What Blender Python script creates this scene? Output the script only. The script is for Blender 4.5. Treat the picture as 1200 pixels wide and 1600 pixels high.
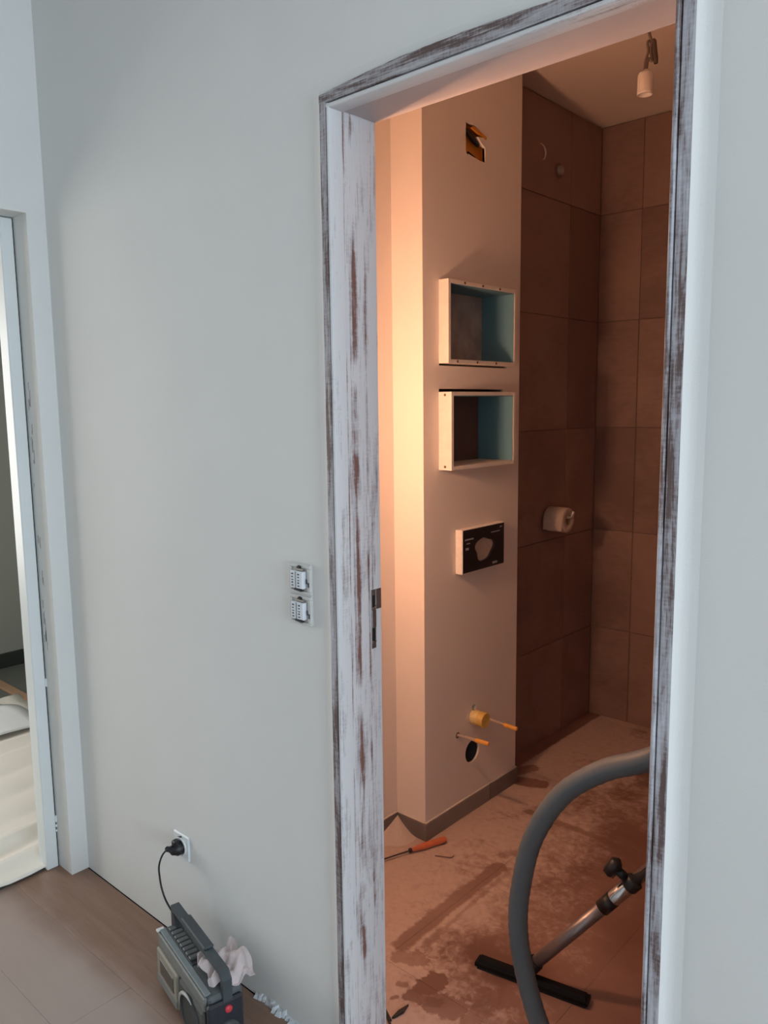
import bpy, math, random
from mathutils import Vector, Matrix
for o in list(bpy.data.objects): bpy.data.objects.remove(o)
SC = bpy.context.scene
COL = SC.collection
random.seed(7)

# ------------------------------------------------------------------ camera
F_PX = 1238.2
CAM = Vector((0.0, -1.12, 1.465))
yaw, pitch, roll = [math.radians(a) for a in (42.0, 7.745, -0.696)]
fw0 = Vector((-math.sin(yaw), math.cos(yaw), 0)); rt = Vector((math.cos(yaw), math.sin(yaw), 0)); up0 = Vector((0, 0, 1))
fwd = fw0*math.cos(pitch) - up0*math.sin(pitch)
upv = up0*math.cos(pitch) + fw0*math.sin(pitch)
r2 = rt*math.cos(roll) + upv*math.sin(roll)
u2 = upv*math.cos(roll) - rt*math.sin(roll)
cd = bpy.data.cameras.new('camera'); cam = bpy.data.objects.new('camera', cd); COL.objects.link(cam)
cd.sensor_fit = 'AUTO'; cd.sensor_width = 36.0; cd.lens = F_PX/1600*36.0; cd.clip_start = 0.02
mw = Matrix((r2, u2, -fwd)).transposed().to_4x4(); mw.translation = CAM
cam.matrix_world = mw
SC.camera = cam

# ------------------------------------------------------------------ world, daylight, exposure
W = bpy.data.worlds.new('world'); SC.world = W; W.use_nodes = True
W.node_tree.nodes['Background'].inputs[0].default_value = (0.62, 0.78, 1.0, 1)
W.node_tree.nodes['Background'].inputs[1].default_value = 0.35
SC.view_settings.view_transform = 'Standard'; SC.view_settings.look = 'None'
SC.view_settings.gamma = 1.0; SC.view_settings.use_curve_mapping = False
SC.view_settings.exposure = 0.0
SC.cycles.max_bounces = 10; SC.cycles.diffuse_bounces = 6

def daylight(name, loc, target, sx, sy, watts, color):
    l = bpy.data.lights.new(name, 'AREA'); l.shape = 'RECTANGLE'; l.size = sx; l.size_y = sy
    l.energy = watts; l.color = color
    o = bpy.data.objects.new(name, l); COL.objects.link(o); o.location = loc
    o.rotation_euler = (Vector(target)-Vector(loc)).to_track_quat('-Z', 'Z').to_euler()
    return o
# sky light entering by the hall window (right wall) and by the window of the room behind the left door
daylight('hall_window_daylight', (3.54, -1.15, 1.35), (0, -1.15, 1.35), 1.5, 1.7, 104, (0.74, 0.88, 1.0))
daylight('side_room_window_daylight', (-4.48, -1.15, 1.30), (0, -1.15, 1.30), 1.4, 1.3, 39, (1.0, 0.96, 0.91))

# ------------------------------------------------------------------ mesh helpers
class MB:
    def __init__(s): s.v = []; s.f = []; s.sm = []
    def add(s, vs, fs, smooth=False):
        n = len(s.v); s.v += [tuple(v) for v in vs]
        s.f += [tuple(i+n for i in f) for f in fs]; s.sm += [smooth]*len(fs); return s
    def box(s, a, b, bev=0.0):
        x0, y0, z0 = [min(a[i], b[i]) for i in range(3)]; x1, y1, z1 = [max(a[i], b[i]) for i in range(3)]
        if bev > 0:
            e = min(bev, (x1-x0)/2.01, (y1-y0)/2.01, (z1-z0)/2.01)
            vs = []
            for X in (0, 1):
                for Y in (0, 1):
                    for Z in (0, 1):
                        px, py, pz = (x0, x1)[X], (y0, y1)[Y], (z0, z1)[Z]
                        dx, dy, dz = (e, -e)[X], (e, -e)[Y], (e, -e)[Z]
                        vs += [(px, py+dy, pz+dz), (px+dx, py, pz+dz), (px+dx, py+dy, pz)]
            I = lambda X, Y, Z, k: ((X*2+Y)*2+Z)*3+k
            fs = []
            for X in (0, 1):
                q = [I(X, 0, 0, 0), I(X, 1, 0, 0), I(X, 1, 1, 0), I(X, 0, 1, 0)]; fs.append(q if X else q[::-1])
            for Y in (0, 1):
                q = [I(0, Y, 0, 1), I(1, Y, 0, 1), I(1, Y, 1, 1), I(0, Y, 1, 1)]; fs.append(q[::-1] if Y else q)
            for Z in (0, 1):
                q = [I(0, 0, Z, 2), I(1, 0, Z, 2), I(1, 1, Z, 2), I(0, 1, Z, 2)]; fs.append(q if Z else q[::-1])
            for A in (0, 1):
                for B in (0, 1):
                    q = [I(A, B, 0, 0), I(A, B, 0, 1), I(A, B, 1, 1), I(A, B, 1, 0)]; fs.append(q if A != B else q[::-1])
                    q = [I(A, 0, B, 0), I(A, 0, B, 2), I(A, 1, B, 2), I(A, 1, B, 0)]; fs.append(q if A == B else q[::-1])
                    q = [I(0, A, B, 1), I(0, A, B, 2), I(1, A, B, 2), I(1, A, B, 1)]; fs.append(q if A != B else q[::-1])
            for X in (0, 1):
                for Y in (0, 1):
                    for Z in (0, 1):
                        q = [I(X, Y, Z, 0), I(X, Y, Z, 1), I(X, Y, Z, 2)]; fs.append(q if (X+Y+Z) % 2 else q[::-1])
            return s.add(vs, fs)
        vs = [(x0,y0,z0),(x1,y0,z0),(x1,y1,z0),(x0,y1,z0),(x0,y0,z1),(x1,y0,z1),(x1,y1,z1),(x0,y1,z1)]
        return s.add(vs, [(0,3,2,1),(4,5,6,7),(0,1,5,4),(1,2,6,5),(2,3,7,6),(3,0,4,7)])
    def prism(s, pts, ext):
        """closed polygon pts (3D list) extruded by the vector ext"""
        n = len(pts); e = Vector(ext); P = [Vector(p) for p in pts]
        return s.add(P+[p+e for p in P], [tuple(range(n))[::-1], tuple(range(n, 2*n))]+[(i, (i+1) % n, n+(i+1) % n, n+i) for i in range(n)])
    def tube(s, path, rad, seg=12, cap=True, flat=None):
        P = [Vector(p) for p in path]; n = len(P); R = rad if isinstance(rad, (list, tuple)) else [rad]*n
        vs = []; prev = None
        for i in range(n):
            t = (P[min(i+1, n-1)]-P[max(i-1, 0)]).normalized()
            if prev is None:
                a = Vector((0, 0, 1)) if abs(t.z) < .9 else Vector((1, 0, 0))
                u = t.cross(a).normalized()
            else:
                u = (prev - t*prev.dot(t)).normalized()
            prev = u; w = t.cross(u)
            for k in range(seg):
                an = 2*math.pi*k/seg
                vs.append(P[i] + (u*math.cos(an) + w*math.sin(an))*R[i])
        fs = [(i*seg+k, i*seg+(k+1) % seg, (i+1)*seg+(k+1) % seg, (i+1)*seg+k) for i in range(n-1) for k in range(seg)]
        s.add(vs, fs, True)
        if cap:
            b = len(s.v)-len(vs)
            s.f += [tuple(b+k for k in range(seg))[::-1], tuple(b+(n-1)*seg+k for k in range(seg))]; s.sm += [False, False]
        return s
    def lathe(s, c, axis, prof, seg=24, smooth=True):
        """prof: (distance along axis, radius)"""
        ax = Vector(axis).normalized(); a = Vector((0, 0, 1)) if abs(ax.z) < .9 else Vector((1, 0, 0))
        u = ax.cross(a).normalized(); w = ax.cross(u); C = Vector(c); vs = []; n = len(prof)
        for d, r in prof:
            for k in range(seg):
                an = 2*math.pi*k/seg; vs.append(C+ax*d+(u*math.cos(an)+w*math.sin(an))*max(r, 1e-5))
        return s.add(vs, [(i*seg+k, i*seg+(k+1) % seg, (i+1)*seg+(k+1) % seg, (i+1)*seg+k) for i in range(n-1) for k in range(seg)], smooth)
    def grid(s, nx, ny, fn, smooth=True):
        vs = [fn(i/nx, j/ny) for i in range(nx+1) for j in range(ny+1)]
        return s.add(vs, [(i*(ny+1)+j, (i+1)*(ny+1)+j, (i+1)*(ny+1)+j+1, i*(ny+1)+j+1) for i in range(nx) for j in range(ny)], smooth)
    def holed(s, origin, U, V, w, h, holes, back):
        """rectangle w x h at origin along U,V with rectangular holes (u0,u1,v0,v1); hole sides go along the vector back"""
        us = sorted({0, w, *[x for q in holes for x in q[:2]]}); vs = sorted({0, h, *[x for q in holes for x in q[2:4]]})
        O = Vector(origin); U = Vector(U); V = Vector(V); B = Vector(back); P = lambda a, b: O+U*a+V*b
        for i in range(len(us)-1):
            for j in range(len(vs)-1):
                cu, cv = (us[i]+us[i+1])/2, (vs[j]+vs[j+1])/2
                if cv < 0 or any(q[0] < cu < q[1] and q[2] < cv < q[3] for q in holes): continue
                s.add([P(us[i], vs[j]), P(us[i+1], vs[j]), P(us[i+1], vs[j+1]), P(us[i], vs[j+1])], [(0, 1, 2, 3)])
        for q in holes:
            c = [P(q[0], max(q[2], 0)), P(q[1], max(q[2], 0)), P(q[1], q[3]), P(q[0], q[3])]
            for k in range(1 if q[2] < 0 else 0, 4):
                a, b = c[k], c[(k+1) % 4]; s.add([a, b, b+B, a+B], [(0, 1, 2, 3)])
        return s
    def mesh(s, name):
        m = bpy.data.meshes.new(name); m.from_pydata(s.v, [], s.f)
        m.polygons.foreach_set('use_smooth', s.sm); m.update(); return m
    def build(s, name, mat, parent=None, loc=None, kind=None, world=True):
        """verts are in world coordinates; the origin is put at loc (or the parent's location)"""
        base = Vector((0, 0, 0))
        if parent is not None and world: base = abs_loc(parent)
        L = Vector(loc) if loc is not None else (base if parent is not None else Vector((0, 0, 0)))
        if world: s.v = [tuple(Vector(v)-L) for v in s.v]
        o = bpy.data.objects.new(name, s.mesh(name)); COL.objects.link(o); o.data.materials.append(mat)
        if parent is not None: o.parent = parent
        o.location = L-base if world else (loc or (0, 0, 0))
        if kind: o['kind'] = kind
        return o
def abs_loc(o):
    L = Vector(o.location)
    while o.parent is not None: o = o.parent; L += Vector(o.location)
    return L
def thing(name, loc, label, cat, group=None, kind=None, rotz=0):
    o = bpy.data.objects.new(name, None); COL.objects.link(o); o.empty_display_size = .05
    o.location = loc; o.rotation_euler = (0, 0, rotz); return tag(o, label, cat, group, kind)
def tag(o, label, cat=None, group=None, kind=None):
    o['label'] = label
    if cat: o['category'] = cat
    if group: o['group'] = group
    if kind: o['kind'] = kind
    return o
def catmull(pts, n=10):
    P = [Vector(p) for p in pts]; P = [P[0]*2-P[1]]+P+[P[-1]*2-P[-2]]; out = []
    for i in range(1, len(P)-2):
        for k in range(n):
            t = k/n; a, b, c, d = P[i-1], P[i], P[i+1], P[i+2]
            out.append(.5*((2*b)+(c-a)*t+(2*a-5*b+4*c-d)*t*t+(3*b-a-3*c+d)*t**3))
    out.append(P[-2]); return out

# ------------------------------------------------------------------ materials
class NT:
    def __init__(s, name):
        s.m = bpy.data.materials.new(name); s.m.use_nodes = True; s.t = s.m.node_tree
        s.b = s.t.nodes['Principled BSDF']
    def n(s, typ, **kw):
        nd = s.t.nodes.new(typ)
        for k, v in kw.items(): setattr(nd, k, v)
        return nd
    def l(s, a, b): s.t.links.new(a, b)
    def val(s, sock, v):
        if isinstance(v, bpy.types.NodeSocket): s.l(v, sock)
        elif v is not None: sock.default_value = v
    def math(s, op, a, b=None, c=None, clamp=False):
        nd = s.n('ShaderNodeMath', operation=op, use_clamp=clamp)
        for i, x in enumerate((a, b, c)):
            if x is not None: s.val(nd.inputs[i], x)
        return nd.outputs[0]
    def vm(s, op, a, b=None):
        nd = s.n('ShaderNodeVectorMath', operation=op); s.val(nd.inputs[0], a)
        if b is not None: s.val(nd.inputs[1], b)
        return nd.outputs['Value'] if op in ('DOT_PRODUCT', 'LENGTH', 'DISTANCE') else nd.outputs[0]
    def noise(s, vec, scale, detail=4, rough=.55, dist=0):
        nd = s.n('ShaderNodeTexNoise'); s.l(vec, nd.inputs['Vector']); nd.inputs['Scale'].default_value = scale
        nd.inputs['Detail'].default_value = detail; nd.inputs['Roughness'].default_value = rough; nd.inputs['Distortion'].default_value = dist
        return nd.outputs['Fac']
    def rng(s, x, a, b, c=0., d=1., smooth=True):
        nd = s.n('ShaderNodeMapRange'); nd.interpolation_type = 'SMOOTHSTEP' if smooth else 'LINEAR'
        for i, v in enumerate((x, a, b, c, d)): s.val(nd.inputs[i], v)
        return nd.outputs[0]
    def mix(s, f, a, b):
        nd = s.n('ShaderNodeMix', data_type='RGBA'); s.val(nd.inputs[0], f)
        for i, v in ((6, a), (7, b)):
            s.val(nd.inputs[i], v if isinstance(v, bpy.types.NodeSocket) else (*v, 1))
        return nd.outputs[2]
    def obj(s): return s.n('ShaderNodeTexCoord').outputs['Object']
    def pos(s): return s.n('ShaderNodeNewGeometry').outputs['Position']
    def scale(s, v, sc): return s.vm('MULTIPLY', v, sc)
    def bump(s, h, strength, dist=.01):
        nd = s.n('ShaderNodeBump'); nd.inputs['Strength'].default_value = strength; nd.inputs['Distance'].default_value = dist
        s.l(h, nd.inputs['Height']); s.l(nd.outputs[0], s.b.inputs['Normal'])
    def done(s, col, rough=.6, metal=0., spec=None):
        s.val(s.b.inputs['Base Color'], col if isinstance(col, bpy.types.NodeSocket) else (*col, 1))
        s.val(s.b.inputs['Roughness'], rough); s.b.inputs['Metallic'].default_value = metal
        if spec is not None: s.b.inputs['Specular IOR Level'].default_value = spec
        return s.m

def plain(name, col, rough=.5, metal=0., var=.12, sc=40., spec=None, bump=0.):
    t = NT(name); v = t.obj(); n = t.noise(v, sc)
    lo = tuple(c*(1-var) for c in col); hi = tuple(min(1, c*(1+var)) for c in col)
    if bump: t.bump(n, bump, .003)
    return t.done(t.mix(n, lo, hi), rough, metal, spec)

def m_plaster(name, col, bump=.12):
    t = NT(name); v = t.pos(); big = t.noise(v, 1.7, 3); fine = t.noise(v, 260., 3)
    c = t.mix(t.rng(big, .3, .7), tuple(x*.96 for x in col), col)
    t.bump(fine, bump, .002); return t.done(c, .85, spec=.25)

def m_sanded(name, axis, centre, width, amount, white=(.68, .69, .71), brown=(.20, .10, .08)):
    """sanded white paint on brown wood: streaks run along axis (0 x, 2 z); centre: worn lines (position, width, strength)"""
    t = NT(name); v = t.pos()
    def st_(cross, along): q = [cross]*3; q[axis] = along; return t.scale(v, tuple(q))
    pat = t.noise(st_(30., 5.), 1., 5, .65, .5)          # worn patches
    strk = t.noise(st_(150., 5.), 1., 5, .65, .3)        # long streaks
    hair = t.noise(st_(500., 30.), 1., 3, .6)            # brush and sanding marks
    cross_ = t.noise(st_(60., 240.), 1., 3, .6)
    h = t.math('ADD', t.math('MULTIPLY', t.math('SUBTRACT', pat, .5), 1.5), t.math('MULTIPLY', t.math('SUBTRACT', strk, .5), 1.3))
    h = t.math('ADD', h, t.math('MULTIPLY', t.math('SUBTRACT', hair, .5), .55))
    h = t.math('ADD', h, t.math('MULTIPLY', t.math('SUBTRACT', cross_, .5), .35))
    h = t.math('ADD', h, amount-.30)
    if centre is not None:
        sep = t.n('ShaderNodeSeparateXYZ'); t.l(v, sep.inputs[0])
        gate = t.noise(st_(1., 4.5), 1., 3, .6)
        for k, (c, wd, am) in enumerate(centre):
            d = t.math('ABSOLUTE', t.math('SUBTRACT', sep.outputs[width], c))
            g_ = t.rng(gate, .38, .60) if k % 2 == 0 else t.rng(gate, .62, .42)
            h = t.math('ADD', h, t.math('MULTIPLY', t.rng(d, 0., wd, am, 0.), g_))
    tint = t.mix(hair, tuple(x*.88 for x in white), white)
    half = tuple(.50*w+.50*b+.02 for w, b in zip(white, (.16, .12, .13)))
    c = t.mix(t.rng(h, -.14, .16), tint, half)
    c = t.mix(t.rng(h, .12, .42), c, brown)
    t.bump(strk, .25, .002); return t.done(c, .55)

def m_tile(name, a, b, rough=.5):
    t = NT(name); v = t.pos(); n1 = t.noise(v, 3.2, 6, .62, .8); n2 = t.noise(t.scale(v, (20, 20, 60)), 1., 4)
    inf = t.n('ShaderNodeObjectInfo').outputs['Random']
    f = t.math('ADD', t.math('MULTIPLY', n1, .75), t.math('ADD', t.math('MULTIPLY', n2, .25), t.math('MULTIPLY', t.math('SUBTRACT', inf, .5), .34)))
    t.bump(n2, .06, .002); return t.done(t.mix(t.rng(f, .3, .7), a, b), rough)

def m_dustfloor():
    t = NT('dusty_floor_tile'); v0 = t.pos(); v = t.vm('MULTIPLY', v0, (1, 1, 0))
    n1 = t.noise(v, 7., 7, .62, .7); n2 = t.noise(v, 42., 6, .62, .5); n3 = t.noise(v, 2.4, 4, .5, .4)
    sep = t.n('ShaderNodeSeparateXYZ'); t.l(v, sep.inputs[0])
    grad = t.rng(sep.outputs[0], -1.55, -.85, .26, -.24, False)        # dust lies thicker by the plastered wall
    base = t.math('ADD', t.math('ADD', t.math('MULTIPLY', n1, .6), t.math('MULTIPLY', n3, .5)), grad)
    base = t.math('ADD', base, t.rng(sep.outputs[1], .55, .25, 0., .20))
    base = t.math('ADD', base, t.math('MULTIPLY', t.math('SUBTRACT', n2, .5), .40))
    dust = t.rng(base, .42, .72)
    def seg(a, b, r, soft, wob=.03):
        d = Vector((b[0]-a[0], b[1]-a[1], 0)); L2 = max(d.length_squared, 1e-6)
        pa = t.vm('SUBTRACT', v, (a[0], a[1], 0))
        k = t.math('MULTIPLY', t.vm('DOT_PRODUCT', pa, tuple(d)), 1/L2, clamp=True)
        sc = t.n('ShaderNodeVectorMath', operation='SCALE'); sc.inputs[0].default_value = d; t.l(k, sc.inputs['Scale'])
        dist = t.vm('DISTANCE', pa, sc.outputs[0])
        dist = t.math('ADD', dist, t.math('MULTIPLY', t.math('SUBTRACT', n1, .5), wob*2))
        dist = t.math('ADD', dist, t.math('MULTIPLY', t.math('SUBTRACT', n2, .5), wob))
        return t.rng(dist, r, r+soft, 1., 0.)
    wipes = [((-1.305, .38), (-1.31, .86), .020, .012, .02, .85), ((-1.255, .42), (-1.27, .80), .006, .010, .02, .5),
             ((-1.155, .305), (-1.15, .33), .028, .006, .03, 1.), ((-1.165, .25), (-1.10, .275), .012, .006, .03, .9),
             ((-1.09, .275), (-1.06, .285), .035, .008, .04, .8), ((-1.27, .345), (-1.24, .36), .028, .008, .05, .6),
             ((-1.195, .215), (-1.19, .225), .004, .005, .01, .8), ((-1.215, .262), (-1.20, .27), .006, .005, .012, .7),
             ((-1.02, .37), (-.98, .40), .03, .01, .04, .8), ((-1.01, .28), (-1.0, .33), .02, .01, .03, .7),
             ((-1.69, 1.38), (-1.69, 2.2), .042, .012, .015, 1.), ((-1.575, 1.40), (-1.50, 1.43), .032, .008, .02, 1.),
             ((-1.64, 1.45), (-1.60, 1.52), .03, .01, .03, .9), ((-1.42, 1.222), (-.6, 1.222), .010, .012, .01, .75),
             ((-1.40, 1.24), (-1.405, 1.42), .004, .004, .004, 1.), ((-1.33, .93), (-1.30, 1.0), .012, .02, .05, .5)]
    for a, b, r, so, wob, am in wipes:
        m = t.math('MULTIPLY', seg(a, b, r, so, wob), am); dust = t.math('MULTIPLY', dust, t.math('SUBTRACT', 1., m))
    dusty = t.mix(n2, (.40, .30, .26), (.58, .45, .40)); clean = t.mix(n1, (.15, .078, .06), (.22, .12, .095))
    film = t.mix(t.rng(n3, .3, .7), clean, (.27, .16, .13))
    t.bump(dust, .25, .002)
    return t.done(t.mix(dust, film, dusty), t.rng(dust, 0., 1., .5, .9), spec=.3)

def m_laminate():
    t = NT('hall_laminate'); v = t.pos(); g = t.noise(t.scale(v, (3., 34., 1.)), 1., 5, .6, .3); d = t.noise(v, 2.6, 4); fine = t.noise(t.scale(v, (14., 260., 1.)), 1., 3)
    inf = t.n('ShaderNodeObjectInfo').outputs['Random']
    f = t.math('ADD', t.math('MULTIPLY', g, .6), t.math('ADD', t.math('MULTIPLY', fine, .3), t.math('MULTIPLY', t.math('SUBTRACT', inf, .5), .15)))
    wood = t.mix(t.rng(f, .25, .7), (.19, .108, .072), (.27, .165, .118))
    sep = t.n('ShaderNodeSeparateXYZ'); t.l(v, sep.inputs[0])
    worn = t.math('ADD', t.rng(sep.outputs[1], -.10, -.32), t.math('MULTIPLY', t.math('SUBTRACT', d, .5), 1.2))   # builders' dust on the walked part
    c = t.mix(t.rng(worn, .0, 1., 0., .78), wood, (.44, .365, .335))
    t.bump(g, .05, .002); return t.done(c, .42)

WALL = m_plaster('hall_wall_plaster', (.74, .745, .73))
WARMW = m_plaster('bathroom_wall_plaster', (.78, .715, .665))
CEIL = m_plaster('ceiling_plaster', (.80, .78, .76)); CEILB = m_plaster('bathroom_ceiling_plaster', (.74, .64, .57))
GREYW = m_plaster('side_room_wall_paint', (.44, .46, .42))
JAMB = m_sanded('sanded_jamb_paint', 2, [(.046, .014, .62), (.020, .006, .45), (.078, .006, .48), (.008, .005, .5), (.034, .004, .35)], 1, .17)
CASE_V = m_sanded('sanded_casing_paint_upright', 2, None, 0, .50, white=(.54, .55, .60), brown=(.125, .080, .075))
CASE_H = m_sanded('sanded_casing_paint_head', 0, None, 0, .55, white=(.52, .53, .56), brown=(.115, .075, .070))
BEAD_V = m_sanded('sanded_bead_paint_upright', 2, None, 0, .12)
BEAD_H = m_sanded('sanded_bead_paint_head', 0, None, 0, .10)
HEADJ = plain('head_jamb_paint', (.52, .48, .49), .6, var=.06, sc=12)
WHITEP = plain('white_frame_paint', (.74, .78, .78), .4, var=.04, sc=8)
TILE = m_tile('grey_wall_tile', (.185, .115, .095), (.285, .185, .155))
SKIRT = m_tile('grey_skirting_tile', (.15, .125, .12), (.23, .20, .19))
GROUT = plain('tile_grout', (.19, .135, .115), .9)
DUSTF = m_dustfloor(); LAM = m_laminate()
BLACK = plain('black_plastic', (.012, .012, .014), .45); DARK = plain('dark_gap', (.008, .007, .007), .9)
STEEL = plain('worn_steel', (.35, .34, .33), .35, .9, .3, 90); CHROME = plain('chrome_tube', (.62, .60, .60), .22, .95, .12, 30)

# ------------------------------------------------------------------ hall shell
HZ = 2.62
DX0, DX1, DZ = -1.150, -.436, 2.045       # doorway in the wall
XL, XR, YB = -2.305, 3.60, -2.9
def st(name, mb, mat, label, parent=None):
    o = mb.build(name, mat, parent); o['kind'] = 'structure'; o['label'] = label; return o
w = MB(); FL = .030
def ring(off, y): return [(DX0-off, y, 0), (DX0-off, y, DZ+off), (DX1+off, y, DZ+off), (DX1+off, y, 0)]
w.holed((XL, 0, 0), (1, 0, 0), (0, 0, 1), XR-XL, HZ, [(DX0-FL-XL, DX1+FL-XL, -1, DZ+FL)], (0, 0, 0))
prof = [(FL, 0), (.020, -.0012), (.012, -.0035), (.006, -.0072), (.002, -.011), (0, -.0125), (0, .115)]
pf = prof[:-1]; rr_ = [ring(o_, y_) for o_, y_ in pf]; npf = len(pf)      # the plaster swells up to meet the door frame
for k in range(3): w.add([q_[k] for q_ in rr_]+[q_[k+1] for q_ in rr_], [(i, npf+i, npf+i+1, i+1) for i in range(npf-1)], True)
a, b = ring(*prof[-2]), ring(*prof[-1])
for k in range(3): w.add([a[k], a[k+1], b[k+1], b[k]], [(0, 1, 2, 3)])
w.holed((XL, .115, 0), (1, 0, 0), (0, 0, 1), XR-XL, 2.95, [(DX0-XL, DX1-XL, -1, DZ)], (0, 0, 0))
wf = st('wall_front', w, WALL, 'pale plastered wall with the bathroom doorway')
# ragged plaster left along the foot of the wall
mb = MB(); x = -1.46
while x < -1.17:
    ww = random.uniform(.012, .03); h = random.uniform(.008, .026); d = random.uniform(.006, .016)
    mb.add([(x, 0, 0), (x+ww, 0, 0), (x+ww, 0, h), (x, 0, h*.8), (x+.003, -d, 0), (x+ww-.003, -d*.8, 0), (x+ww*.6, -d*.5, h*.7), (x+ww*.3, -d*.7, h*.6)],
           [(4, 5, 6, 7), (0, 4, 7, 3), (5, 1, 2, 6), (7, 6, 2, 3)]); x += ww*.85
mb.build('plaster_crumbs', plain('plaster_crumb', (.60, .63, .66), .9, bump=.3), wf)
# left wall with the second doorway
LZ = 2.013
w = MB(); w.holed((XL, YB, 0), (0, 1, 0), (0, 0, 1), -YB, HZ, [(-.95-YB, -.056-YB, -1, LZ)], (-.20, 0, 0))
w.holed((XL-.20, YB, 0), (0, 1, 0), (0, 0, 1), -YB, HZ, [(-.95-YB, -.056-YB, -1, LZ)], (0, 0, 0))
st('wall_left', w, WALL, 'pale wall end with a second doorway')
w = MB(); w.holed((XR, YB, 0), (0, 1, 0), (0, 0, 1), -YB, HZ, [(-1.95-YB, -.35-YB, .45, 2.25)], (.14, 0, 0)); st('wall_right', w, WALL, 'pale hall wall with the window')
st('wall_back', MB().box((XL, YB-.1, 0), (XR, YB, HZ)), WALL, 'pale hall wall behind the viewpoint')
st('ceiling', MB().box((XL, YB, HZ), (XR, 0, HZ+.1)), CEIL, 'white hall ceiling')
win = bpy.data.objects.new('window_1', None); COL.objects.link(win); win.location = (XR+.1, -1.15, .45); tag(win, 'white framed hall window', kind='structure')
for a, b in (((XR+.07, -1.95, .45), (XR+.13, -1.89, 2.25)), ((XR+.07, -.41, .45), (XR+.13, -.35, 2.25)), ((XR+.07, -1.89, .45), (XR+.13, -.41, .51)), ((XR+.07, -1.89, 2.19), (XR+.13, -.41, 2.25)), ((XR+.07, -1.18, .51), (XR+.13, -1.12, 2.19))):
    MB().box(a, b, .006).build('window_frame', WHITEP, win)
# hall floor: laminate boards laid along the wall
fl = st('floor', MB().box((XL-.12, YB, -.06), (XR, .06, -.012)), DARK, 'brown laminate floor of the hall')
bm_cache = {}
y = -.003; row = 0
while y > YB:
    y1 = max(y-.192, YB); x = XL-.095 - (.0 if row % 2 == 0 else .6) ; first = True
    while x < XR:
        xa = max(x, XL-.095); xb = min(x+1.28, XR)
        if xb-xa > .02:
            key = (round(xb-xa, 3), round(y-y1, 3))
            if key not in bm_cache: bm_cache[key] = MB().box((0, 0, -.012), (key[0]-.0005, key[1]-.0005, 0), .0004).mesh('floor_plank')
            o = bpy.data.objects.new('plank', bm_cache[key]); COL.objects.link(o); o.parent = fl; o.location = (xa, y1, 0)
            if not o.data.materials: o.data.materials.append(LAM)
        x += 1.28
    y -= .192; row += 1

# ------------------------------------------------------------------ bathroom door frame
fr = thing('door_1', (-.79, .05, 0), 'sanded white and brown wooden door frame of the bathroom', None, kind='structure')
def upright(xo, sgn, parent, beadm):
    X = lambda d: xo+sgn*d
    a = MB(); a.prism([(X(0), -.0125, 0), (X(.0175), -.0135, 0), (X(.0175), .02, 0), (X(0), .02, 0)], (0, 0, 2.045)); a.build('side_casing', CASE_V, parent)
    b = MB(); pr = [(.0200, .02), (.0200, -.012), (.0212, -.0148), (.0235, -.0160), (.0262, -.0152), (.0278, -.0125), (.0280, .02)]
    n = len(pr); P = [(X(d), yy, z) for z in (0, 2.025) for d, yy in pr]
    b.add(P, [(i, i+1, n+i+1, n+i) for i in range(n-1)], True); b.add([(X(.0165), -.007, 0), (X(.021), -.007, 0), (X(.021), -.007, 2.03), (X(.0165), -.007, 2.03)], [(0, 1, 2, 3)])
    b.build('side_bead', beadm, parent)
upright(DX0, 1, fr, BEAD_V); upright(DX1, -1, fr, CASE_V)
MB().box((DX0+.0, -.006, 0), (DX0+.027, .115, 2.03), .0015).build('side_jamb', JAMB, fr)
MB().box((DX1-.027, -.006, 0), (DX1, .115, 2.03), .0015).build('side_jamb', JAMB, fr)
hc = MB(); tops = [(DX0, .000), (-1.11, .003), (-1.04, .0075), (-.96, .0115), (-.88, .0125), (-.80, .012), (-.72, .009), (-.64, .006), (-.56, .004), (DX1, .003)]
hw_ = []
for (xa_, ha), (xb_, hb_) in zip(tops[:-1], tops[1:]):
    for k in range(6): hw_.append((xa_+(xb_-xa_)*k/6, ha+(hb_-ha)*k/6+random.uniform(-.0006, .0006)))
hw_.append(tops[-1])
hc.prism([(a_, -.0135, DZ+h_) for a_, h_ in hw_]+[(DX1, -.0135, DZ-.0165), (DX0, -.0135, DZ-.0165)], (0, .03, 0)); hc.build('head_casing', CASE_H, fr)
b = MB(); pr = [(.0190, .02), (.0190, -.012), (.0205, -.0148), (.023, -.0160), (.0262, -.0152), (.0278, -.0125), (.0280, .02)]
n = len(pr); b.add([(xx, yy, DZ-d) for xx in (DX0+.02, DX1-.02) for d, yy in pr], [(i, i+1, n+i+1, n+i) for i in range(n-1)], True)
b.add([(DX0+.01, -.007, DZ-.0155), (DX1-.01, -.007, DZ-.0155), (DX1-.01, -.007, DZ-.020), (DX0+.01, -.007, DZ-.020)], [(0, 1, 2, 3)]); b.build('head_bead', BEAD_H, fr)
MB().box((DX0+.027, -.004, 2.020), (DX1-.027, .115, 2.043), .0015).build('head_jamb', HEADJ, fr)
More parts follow.
